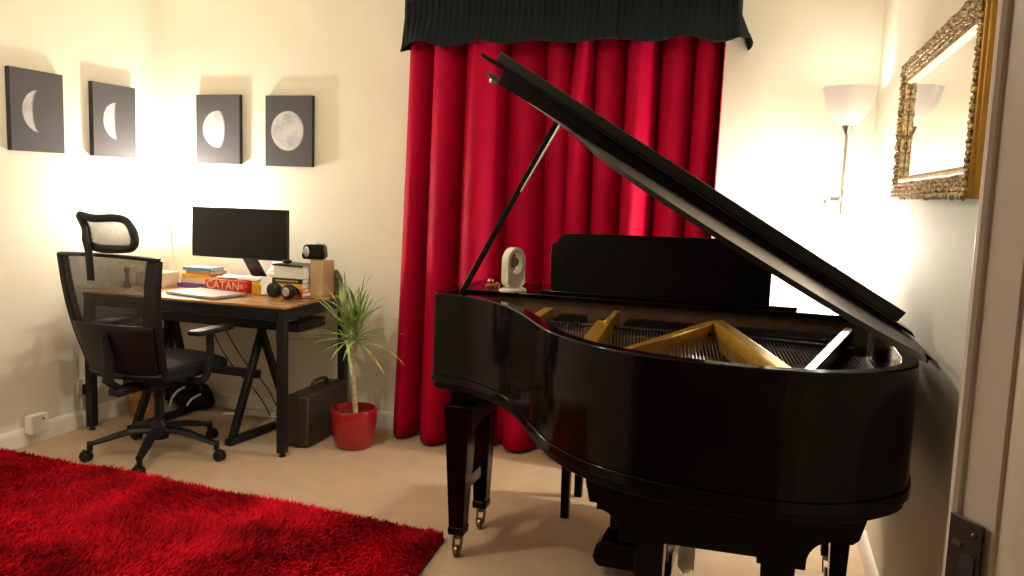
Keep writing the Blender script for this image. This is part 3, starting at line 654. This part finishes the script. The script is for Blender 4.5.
# ------------------------------------------------------------ monitor
mo = thing('monitor', 'black widescreen monitor on a stand at the back of the desk', 'monitor', (-2.86,4.08,DZ))
b = BM(); box(b, -3.172,-2.545,4.045,4.075,.966,1.252); obj('casing', b, M['plastic'], mo, world=True, bevel=.004)
b = BM(); box(b, -3.166,-2.551,4.0435,4.0455,.978,1.246); obj('screen', b, M['screen'], mo, world=True)
b = BM(); beam(b, (-2.84,4.078,1.02), (-2.80,4.215,.80), .085, .018, (0,1,0)); obj('stand_neck', b, M['plastic'], mo, world=True, bevel=.004)
b = BM(); lathe(b, [(.001,0),(.13,0),(.13,.006),(.03,.014),(.001,.015)], (-2.80,4.235,DZ), 36, sy=.34); obj('stand_base', b, M['plastic'], mo, world=True)

# laptop
lp = thing('laptop', 'closed silver laptop lying on the desk in front of the red box', 'laptop', (-2.89,3.80,DZ), R(-12))
b = BM(); box(b, -.185,.185,-.115,.115,.003,.011); obj('base', b, M['silver'], lp, bevel=.003)
b = BM(); box(b, -.185,.185,-.115,.115,.0115,.017); obj('lid', b, M['silver'], lp, bevel=.002)
b = BM(); b.free()
for sx in (-.15,.15):
    for sy in (-.09,.09): b = BM(); box(b, sx-.01, sx+.01, sy-.005, sy+.005, 0, .003); obj('rubber_foot', b, M['blackc'], lp)

def text(s, size, m, parent, loc, rot, ext=.0006, name='lettering'):
    c = bpy.data.curves.new(name, 'FONT'); c.body = s; c.size = size; c.extrude = ext; c.align_x = 'CENTER'; c.align_y = 'CENTER'
    o = bpy.data.objects.new(name, c); COL.objects.link(o)
    me = bpy.data.meshes.new_from_object(o.evaluated_get(bpy.context.evaluated_depsgraph_get())); COL.objects.unlink(o); bpy.data.objects.remove(o)
    q = bpy.data.objects.new(name, me); COL.objects.link(q); me.materials.clear(); me.materials.append(m); q.parent = parent; q.location = loc; q.rotation_euler = rot; return q
# red game box
gb = thing('game_box', 'red board game box lettered CATAN lying on the desk below the monitor', 'game box', (-2.875,4.075,DZ), R(-3))
b = BM(); box(b, -.135,.135,-.12,.09,0,.066); obj('box_base', b, M['redbox'], gb, bevel=.003)
b = BM(); box(b, -.137,.137,-.122,.092,.022,.068); obj('box_lid', b, M['redbox'], gb, bevel=.002)
text('CATAN', .066, M['goldtext'], gb, (-.015,-.1235,.036), (PI/2,0,0))
for ex in (.090,.102,.114,-.126): b = BM(); box(b, ex, ex+.006, -.1235, -.121, .026, .05); obj('spine_emblem', b, M['goldtext'], gb)
# yellow box
yb = tag(obj('small_box', (lambda bm: (box(bm, -2.732,-2.676,3.985,4.10,DZ,DZ+.068), bm)[1])(BM()), M['yellow'], bevel=.003), 'small yellow card box at the right end of the red game box', 'box')
# books behind
def book(cx, cy, z, w_, d, h, rz, m, label, group=None, name='book'):
    t = thing(name, label, 'book', (cx, cy, z), R(rz), group)
    b = BM(); box(b, -w_/2+.003, w_/2-.003, -d/2+.0015, d/2-.003, .0025, h-.0025); obj('pages', b, M['paper'], t)
    b = BM(); box(b, -w_/2, w_/2, -d/2, d/2, 0, .0025); box(b, -w_/2, w_/2, -d/2, d/2, h-.0025, h); box(b, -w_/2, w_/2, -d/2, -d/2+.0025, 0, h); obj('cover', b, M[m], t, bevel=.001)
    return t
g1, g2 = 'books stacked left of the game box', 'books stacked at the right end of the desk'
book(-3.165,4.10,DZ,.20,.14,.024,8,'purple','purple book, lowest of the stack left of the red box', g1)
book(-3.16,4.11,DZ+.024,.18,.13,.030,-5,'cream','cream book above the purple one left of the red box', g1)
book(-3.15,4.12,DZ+.054,.20,.135,.022,4,'red' if False else 'yellow','yellow book in the middle of the stack by the red box', g1)
book(-3.13,4.12,DZ+.076,.19,.13,.020,-8,'brownc','tan book under the blue one left of the monitor', g1)
book(-3.15,4.12,DZ+.096,.19,.13,.018,2,'blue','blue book on top of the stack left of the monitor', g1)
book(-2.505,4.065,DZ,.20,.15,.022,-4,'redbox','red book, lowest of the stack behind the headphones', g2)
book(-2.51,4.07,DZ+.022,.19,.15,.020,2,'orange','orange book second from the bottom behind the headphones', g2)
book(-2.515,4.075,DZ+.042,.19,.14,.028,-2,'yellow','yellow book below the black one behind the headphones', g2)
bb = book(-2.515,4.075,DZ+.070,.19,.15,.026,1,'blackc','black book with pale spine lettering in the right hand stack', g2)
b = BM(); [box(b, -.07+i*.014, -.061+i*.014, -.0762, -.075, .009, .016) for i in range(10)]; obj('spine_lettering', b, M['goldtext'], bb)
book(-2.51,4.085,DZ+.096,.19,.15,.066,-2,'paper','thick white book near the top of the right hand stack', g2)
book(-2.51,4.085,DZ+.162,.20,.16,.010,-4,'blackc','thin black book topmost of the right hand stack', g2)
# tan upright box
tb = thing('cardboard_box', 'tan cardboard box standing at the right of the book stack', 'box', (-2.365,4.12,DZ), R(-6))
b = BM(); box(b, -.042,.042,-.055,.055,0,.198); obj('carton', b, M['card'], tb, bevel=.003)
b = BM(); prism(b, [(-.042,.198),(.042,.198),(.040,.202),(-.045,.203)], -.055, .0, lambda u, v, w_: (u, w_, v)); obj('top_flap', b, M['card'], tb)
b = BM(); box(b, -3.47,-3.27,3.93,4.06,DZ,DZ+.085); pbx = obj('cardboard_box', b, M['palecard'], bevel=.003); tag(pbx, 'pale cardboard box on the desk behind the chair back', 'box')
b = BM(); box(b, -3.375,-3.345,3.9295,4.0605,DZ+.0005,DZ+.0865); tp = obj('packing_tape', b, M['cream'], pbx)
b = BM(); lathe(b, [(.001,0),(.020,0),(.022,.01),(.012,.05),(.008,.07),(.015,.10),(.019,.115),(.001,.117)], (-3.44,3.83,DZ), 18); tag(obj('hourglass_vase', b, M['glassy']), 'small dark waisted bottle on the desk seen through the chair back', 'bottle')
# black glossy clock / speaker on the books
sp_ = thing('desk_speaker', 'small glossy black speaker standing on top of the book stack', 'speaker', (-2.40,4.10,DZ+.204), R(12))
b = BM(); prism(b, [(-.062,.004),(-.066,.02),(-.058,.07),(-.045,.082),(.045,.084),(.058,.076),(.066,.02),(.060,.004),(.05,.0),(-.052,0)], -.035, .035, lambda u, v, w_: (u, w_, v)); obj('body', b, M['piano'], sp_, bevel=.008)
b = BM(); lathe(b, [(.001,-.002),(.020,-.002),(.023,.0),(.001,.003)], (-.038,-.036,.042), 20, 'Y', sy=1.3, sx=.7); obj('dial', b, M['silver'], sp_)
b = BM(); lathe(b, [(.001,0),(.014,0),(.014,.010),(.001,.012)], (.01,0,.083), 16); tag(obj('top_button', b, M['plasticw'], sp_), 'white top button')
b = BM(); ball(b, (-2.545,4.05,DZ+.1865), .020, 1.5, 1, .65, 2); tag(obj('computer_mouse', b, M['plastic']), 'small black mouse on the books left of the glossy speaker', 'mouse')
# figurine
fg = thing('figurine', 'dark green weathered figurine at the right end of the desk', 'figurine', (-2.315,4.20,DZ))
b = BM(); tube(b, catmull([(0,0,0),(.0,-.005,.03),(.004,0,.07),(-.008,0,.105),(-.026,0,.128),(-.032,0,.13)], 4), [.024]*6+[.028]*6+[.027]*4+[.016]*5, 10); obj('body', b, M['mossy'], fg)
b = BM(); ball(b, (.016,-.012,.06), .020, 1, 1, 1.4, 2); ball(b, (.010,-.018,.10), .016, 1.2, 1, 1.1, 2); obj('limbs', b, M['mossy'], fg)
# crumpled papers
def crumple(name, pts, label, seed):
    bm = BM(); rs = random.Random(seed); n = 10; g = []
    for j in range(n+1):
        row = []
        for i in range(n+1):
            u, v = i/n, j/n
            p = (Vector(pts[0])*(1-u)*(1-v)+Vector(pts[1])*u*(1-v)+Vector(pts[2])*u*v+Vector(pts[3])*(1-u)*v)
            p = p + Vector((rs.uniform(-.004,.004), rs.uniform(-.004,.004), rs.uniform(0,.012)))
            row.append(bm.verts.new(p))
        g.append(row)
    for j in range(n):
        for i in range(n): bm.faces.new((g[j][i], g[j][i+1], g[j+1][i+1], g[j+1][i]))
    return tag(obj(name, bm, M['paper'], sharp=25, solid=.0008), label, 'paper')
crumple('crumpled_paper', [(-2.99,4.0,DZ+.069),(-2.70,3.985,DZ+.069),(-2.69,4.12,DZ+.074),(-2.98,4.12,DZ+.074)], 'white papers lying on top of the red game box', 2)
crumple('paper_sheet', [(-2.70,4.02,DZ+.085),(-2.62,3.91,DZ+.006),(-2.565,3.935,DZ+.005),(-2.625,4.04,DZ+.085)], 'white sheet drooping off the game box onto the desktop', 4)
crumple('paper_sheet', [(-2.78,4.20,DZ+.08),(-2.625,4.13,DZ+.09),(-2.615,4.16,DZ+.17),(-2.72,4.21,DZ+.17)], 'white sheet propped up behind the yellow box', 6)
# headphones
hpn = thing('headphones', 'black over-ear headphones with silver ear cup lying on the desk', 'headphones', (-2.475,3.885,DZ), R(-8))
for i, (x, y) in enumerate(((-.055,.0),(.055,-.012))):
    b = BM(); lathe(b, [(.001,-.02),(.030,-.02),(.040,-.012),(.042,.0),(.040,.016),(.03,.02),(.001,.02)], (x,y,.043), 24, 'Y'); cu = obj('ear_cup', b, M['plastic'], hpn)
    if i: b = BM(); lathe(b, [(.001,-.005),(.022,-.004),(.025,.0),(.001,.0)], (x,y-.0205,.043), 22, 'Y'); tag(obj('cup_cap', b, M['silver'], cu), 'round silver cap')
b = BM(); tube(b, catmull([(-.055,.012,.07),(-.06,.05,.055),(-.03,.10,.022),(.03,.10,.022),(.06,.05,.05),(.055,.008,.07)], 5), .009, 8, flat=1.); obj('headband', b, M['plastic'], hpn)
b = BM(); tube(b, catmull([(-2.40,3.88,DZ+.006),(-2.385,3.90,DZ+.004),(-2.38,3.94,DZ+.003),(-2.32,3.96,DZ+.003)], 5), .0022, 6); tag(obj('audio_cable', b, M['greycable']), 'thin black cable trailing across the desk from the headphones', 'cable')

# ------------------------------------------------------------ things on and by the floor
# sockets on the left wall
so = thing('wall_socket', 'white double wall socket with black plug by the desk leg', 'socket', (XL,3.70,.22))
b = BM(); box(b, XL, XL+.010, 3.628, 3.775, .19, .276); obj('faceplate', b, M['plasticw'], so, world=True, bevel=.003)
b = BM(); box(b, XL+.010, XL+.062, 3.652, 3.705, .185, .245); obj('plug', b, M['plastic'], so, world=True, bevel=.006)
b = BM(); tube(b, [(XL+.035,3.68,.185),(XL+.035,3.68,.12),(XL+.036,3.685,.01)], .016, 8); obj('cable_sleeve', b, M['tancable'], so, world=True)
jb = thing('junction_box', 'white square junction box on the wall above the rug corner', 'junction box', (XL,3.32,.10))
b = BM(); box(b, XL+.016, XL+.062, 3.262, 3.375, .065, .162); obj('housing', b, M['plasticw'], jb, world=True, bevel=.006)
b = BM(); lathe(b, [(.001,0),(.005,0),(.005,.003),(.001,.004)], (XL+.062,3.34,.135), 12, 'X'); obj('screw', b, M['darksteel'], jb, world=True)
# basket
bk_ = thing('wicker_basket', 'small wicker basket on the carpet under the desk', 'basket', (-3.485,4.0,0))
b = BM(); prf = []
for i in range(13): prf.append((.068+.030*i/12+(.002 if i % 2 else 0), .002+.128*i/12))
prf += [(.092,.13),(.064,.012),(.001,.01)]; lathe(b, [(.001,0)]+prf, (0,0,0), 36); obj('body', b, M['wicker'], bk_, sharp=20)
b = BM(); tube(b, [(.098*math.cos(a*PI/12), .098*math.sin(a*PI/12), .132) for a in range(25)], .007, 6, cap=False); obj('woven_rim', b, M['wicker'], bk_)
b = BM()
for a in range(30): an = a*2*PI/30; tube(b, [(.070*math.cos(an), .070*math.sin(an), .002), (.102*math.cos(an), .102*math.sin(an), .13)], .003, 5)
obj('woven_stakes', b, M['wicker'], bk_)
# bag
bg = thing('dark_bag', 'dark bag with pale straps slumped on the floor under the desk', 'bag', (-3.30,4.20,0))
b = BM(); ball(b, (0,0,.085), .12, 1.25, .75, .70, 3); 
for v in b.verts: v.co.z = max(.0, v.co.z+.012*math.sin(v.co.x*40)); v.co.x += .01*math.sin(v.co.z*50)
obj('body', b, M['fabric'], bg, sharp=60)
b = BM(); tube(b, catmull([(-.09,-.095,.03),(-.06,-.11,.09),(-.02,-.10,.14),(.02,-.06,.165)], 5), .007, 6); tube(b, catmull([(.03,-.09,.05),(.06,-.085,.09),(.10,-.05,.12)], 5), .006, 6); tag(obj('straps', b, M['ivory'], bg), 'pale straps')
# second shoe-like dark thing, cables
def cable(pts, r, m, label, name='cable'):
    b = BM(); tube(b, catmull(pts, 6), r, 6); return tag(obj(name, b, M[m]), label, 'cable')
cable([(-3.27,4.30,.72),(-3.20,4.26,.50),(-3.05,4.24,.30),(-2.86,4.22,.15),(-2.76,4.22,.01)], .004, 'greycable', 'dark cable sagging from the desk to the floor, left strand')
cable([(-3.22,4.30,.72),(-3.12,4.27,.52),(-2.96,4.25,.32),(-2.80,4.24,.18),(-2.70,4.24,.01)], .004, 'greycable', 'dark cable sagging from the desk to the floor, right strand')
cable([(-2.78,4.30,.72),(-2.77,4.29,.5),(-2.75,4.29,.3),(-2.72,4.28,.01)], .003, 'greycable', 'thin dark cable hanging straight down the wall under the monitor')
cable([(-3.05,4.16,.012),(-2.92,4.20,.012),(-2.80,4.215,.012),(-2.60,4.235,.012),(-2.50,4.22,.012),(-2.45,4.24,.012)], .006, 'plasticw', 'white cable lying on the carpet under the desk')
b = BM(); box(b, -2.98,-2.74,4.22,4.27,0,.035); ex = obj('power_strip', b, M['plasticw'], bevel=.005); tag(ex, 'white power strip on the carpet against the wall under the desk', 'power strip')
# briefcase
bc = thing('briefcase', 'dark brown leather briefcase standing beside the red pot', 'briefcase', (-2.31,4.0,0))
b = BM(); box(b, -2.385,-2.255,3.785,4.23,.004,.285); obj('shell', b, M['leather'], bc, world=True, bevel=.014)
b = BM(); box(b, -2.322,-2.314,3.782,4.233,.004,.288); obj('metal_seam', b, M['darksteel'], bc, world=True)
b = BM(); tube(b, catmull([(-2.32,3.94,.285),(-2.32,3.945,.312),(-2.32,3.98,.326),(-2.32,4.06,.326),(-2.32,4.095,.312),(-2.32,4.10,.285)], 4), .010, 8); obj('handle', b, M['leather'], bc, world=True)
for y in (3.90, 4.14):
    b = BM(); box(b, -2.335,-2.305,y-.015,y+.015,.284,.292); obj('latch', b, M['brass'], bc, world=True, bevel=.002)
b = BM()
for z in (.27,): ball(b, (-2.257,3.789,z), .010, sub=2)
obj('corner_cap', b, M['brass'], bc, world=True)
# potted plant
pt_ = thing('potted_plant', 'spiky green dragon plant in a red pot beside the curtain', 'plant', (-2.06,3.935,0))
b = BM(); lathe(b, [(.001,0),(.090,0),(.098,.006),(.112,.06),(.122,.14),(.124,.20),(.120,.214),(.113,.214),(.110,.195),(.108,.17),(.001,.17)], (0,0,0), 44); obj('pot', b, M['redpot'], pt_, sharp=50)
b = BM(); lathe(b, [(.001,.185),(.06,.182),(.1095,.172)], (0,0,0), 30); obj('soil', b, M['soil'], pt_)
b = BM(); tube(b, catmull([(.01,0,.17),(0,0,.30),(-.015,0,.45),(-.02,0,.52)], 5), [.014]*5+[.013]*5+[.012]*6, 8)
tube(b, catmull([(-.02,0,.50),(-.045,.01,.56),(-.06,.01,.66)], 4), .009, 7); tube(b, catmull([(-.02,0,.50),(.01,.0,.56),(.02,-.01,.67)], 4), .009, 7); obj('stem', b, M['bark'], pt_)
LR = random.Random(21)
def leaf(bm, root, az, el, ln, wd, droop):
    prev = None; n = 8; p = Vector(root); e = el
    side = Vector((-math.sin(az), math.cos(az), 0))
    for i in range(n+1):
        t = i/n; wdt = wd*(math.sin(PI*min(1, .12+t*.88))**.6)*(1-t*.25)
        a_ = bm.verts.new(p+side*wdt/2); c_ = bm.verts.new(p-side*wdt/2)
        m_ = bm.verts.new(p+Vector((0,0,-wdt*.15)))
        if prev: bm.faces.new((prev[0], prev[2], m_, a_)); bm.faces.new((prev[2], prev[1], c_, m_))
        prev = (a_, c_, m_)
        d = Vector((math.cos(az)*math.cos(e), math.sin(az)*math.cos(e), math.sin(e))); p = p+d*ln/n; e -= droop/n
        if p.y > .36: p.y = .36
    return
for root, n_ in (((-.06,.01,.655), 46), ((.02,-.01,.665), 50)):
    for k in range(n_):
        az = k*2.4+LR.uniform(-.3,.3); el = R(LR.uniform(30, 90) if k > 14 else LR.uniform(-15, 30)); ln = LR.uniform(.20,.34)
        b = BM(); leaf(b, (root[0], root[1], root[2]-.10+.10*k/n_), az, el, ln, .017, R(LR.uniform(10,65))); obj('leaf', b, M['leaf'], pt_, sharp=60)

# ------------------------------------------------------------ shag rug
def rug():
    A, B_, C_, D_ = Vector((-3.58,3.12)), Vector((-1.15,2.975)), Vector((-1.04,1.55)), Vector((-3.58,1.70))
    root = thing('shag_rug', 'deep red shaggy rug on the beige carpet', 'rug', (0,0,0))
    b = BM(); prism(b, [tuple(D_), tuple(C_), tuple(B_), tuple(A)], .001, .012); obj('backing', b, M['rugback'], root)
    n = 92000
    u, v = rng.random(n), rng.random(n)**1.25
    A_, B2, C2, D2 = [np.array(q) for q in (A, B_, C_, D_)]
    P = (A_*(1-u)[:,None]+B2*u[:,None])*(1-v)[:,None] + (D2*(1-u)[:,None]+C2*u[:,None])*v[:,None]
    ang = rng.random(n)*2*PI; flow = 2.2*np.sin(P[:,0]*2.3+1.5*np.sin(P[:,1]*3.1))+1.7*np.cos(P[:,1]*3.7+P[:,0]*1.9)
    lean = np.stack([np.cos(ang)*.6+np.cos(flow)*.55, np.sin(ang)*.6+np.sin(flow)*.55], 1)
    h = (.026+.016*rng.random(n))*(1+.16*np.sin(P[:,0]*13+2*np.sin(P[:,1]*9))*np.sin(P[:,1]*11+1.5*np.sin(P[:,0]*7))); wd = .0024+.0018*rng.random(n); a2 = rng.random(n)*PI
    sx, sy = np.cos(a2)*wd, np.sin(a2)*wd
    V = np.zeros((n,5,3))
    V[:,0,:2] = P - np.stack([sx,sy],1); V[:,1,:2] = P + np.stack([sx,sy],1); V[:,0:2,2] = .011
    mid = P + lean*(h*.35)[:,None]; V[:,2,:2] = mid + np.stack([sx,sy],1)*.9; V[:,3,:2] = mid - np.stack([sx,sy],1)*.9; V[:,2:4,2] = (.011+h*.62)[:,None]
    tip = P + lean*(h*.95)[:,None]; V[:,4,:2] = tip; V[:,4,2] = .011+h*(.80+.2*rng.random(n))
    idx = np.arange(n)*5
    q = np.stack([idx, idx+1, idx+2, idx+3],1); t = np.stack([idx+3, idx+2, idx+4],1)
    me = bpy.data.meshes.new('pile'); me.vertices.add(n*5); me.vertices.foreach_set('co', V.reshape(-1))
    me.loops.add(n*7); lv = np.concatenate([q.reshape(-1), t.reshape(-1)]).astype(np.int32); me.loops.foreach_set('vertex_index', lv)
    me.polygons.add(n*2); st = np.concatenate([np.arange(n)*4, n*4+np.arange(n)*3]).astype(np.int32); me.polygons.foreach_set('loop_start', st)
    try: me.polygons.foreach_set('loop_total', np.concatenate([np.full(n,4), np.full(n,3)]).astype(np.int32))
    except Exception: pass
    me.update(calc_edges=True); me.validate(); me.materials.append(M['rug'])
    o = bpy.data.objects.new('pile', me); COL.objects.link(o); o.parent = root; tag(o, 'dense red shag pile', kind='stuff')
rug()
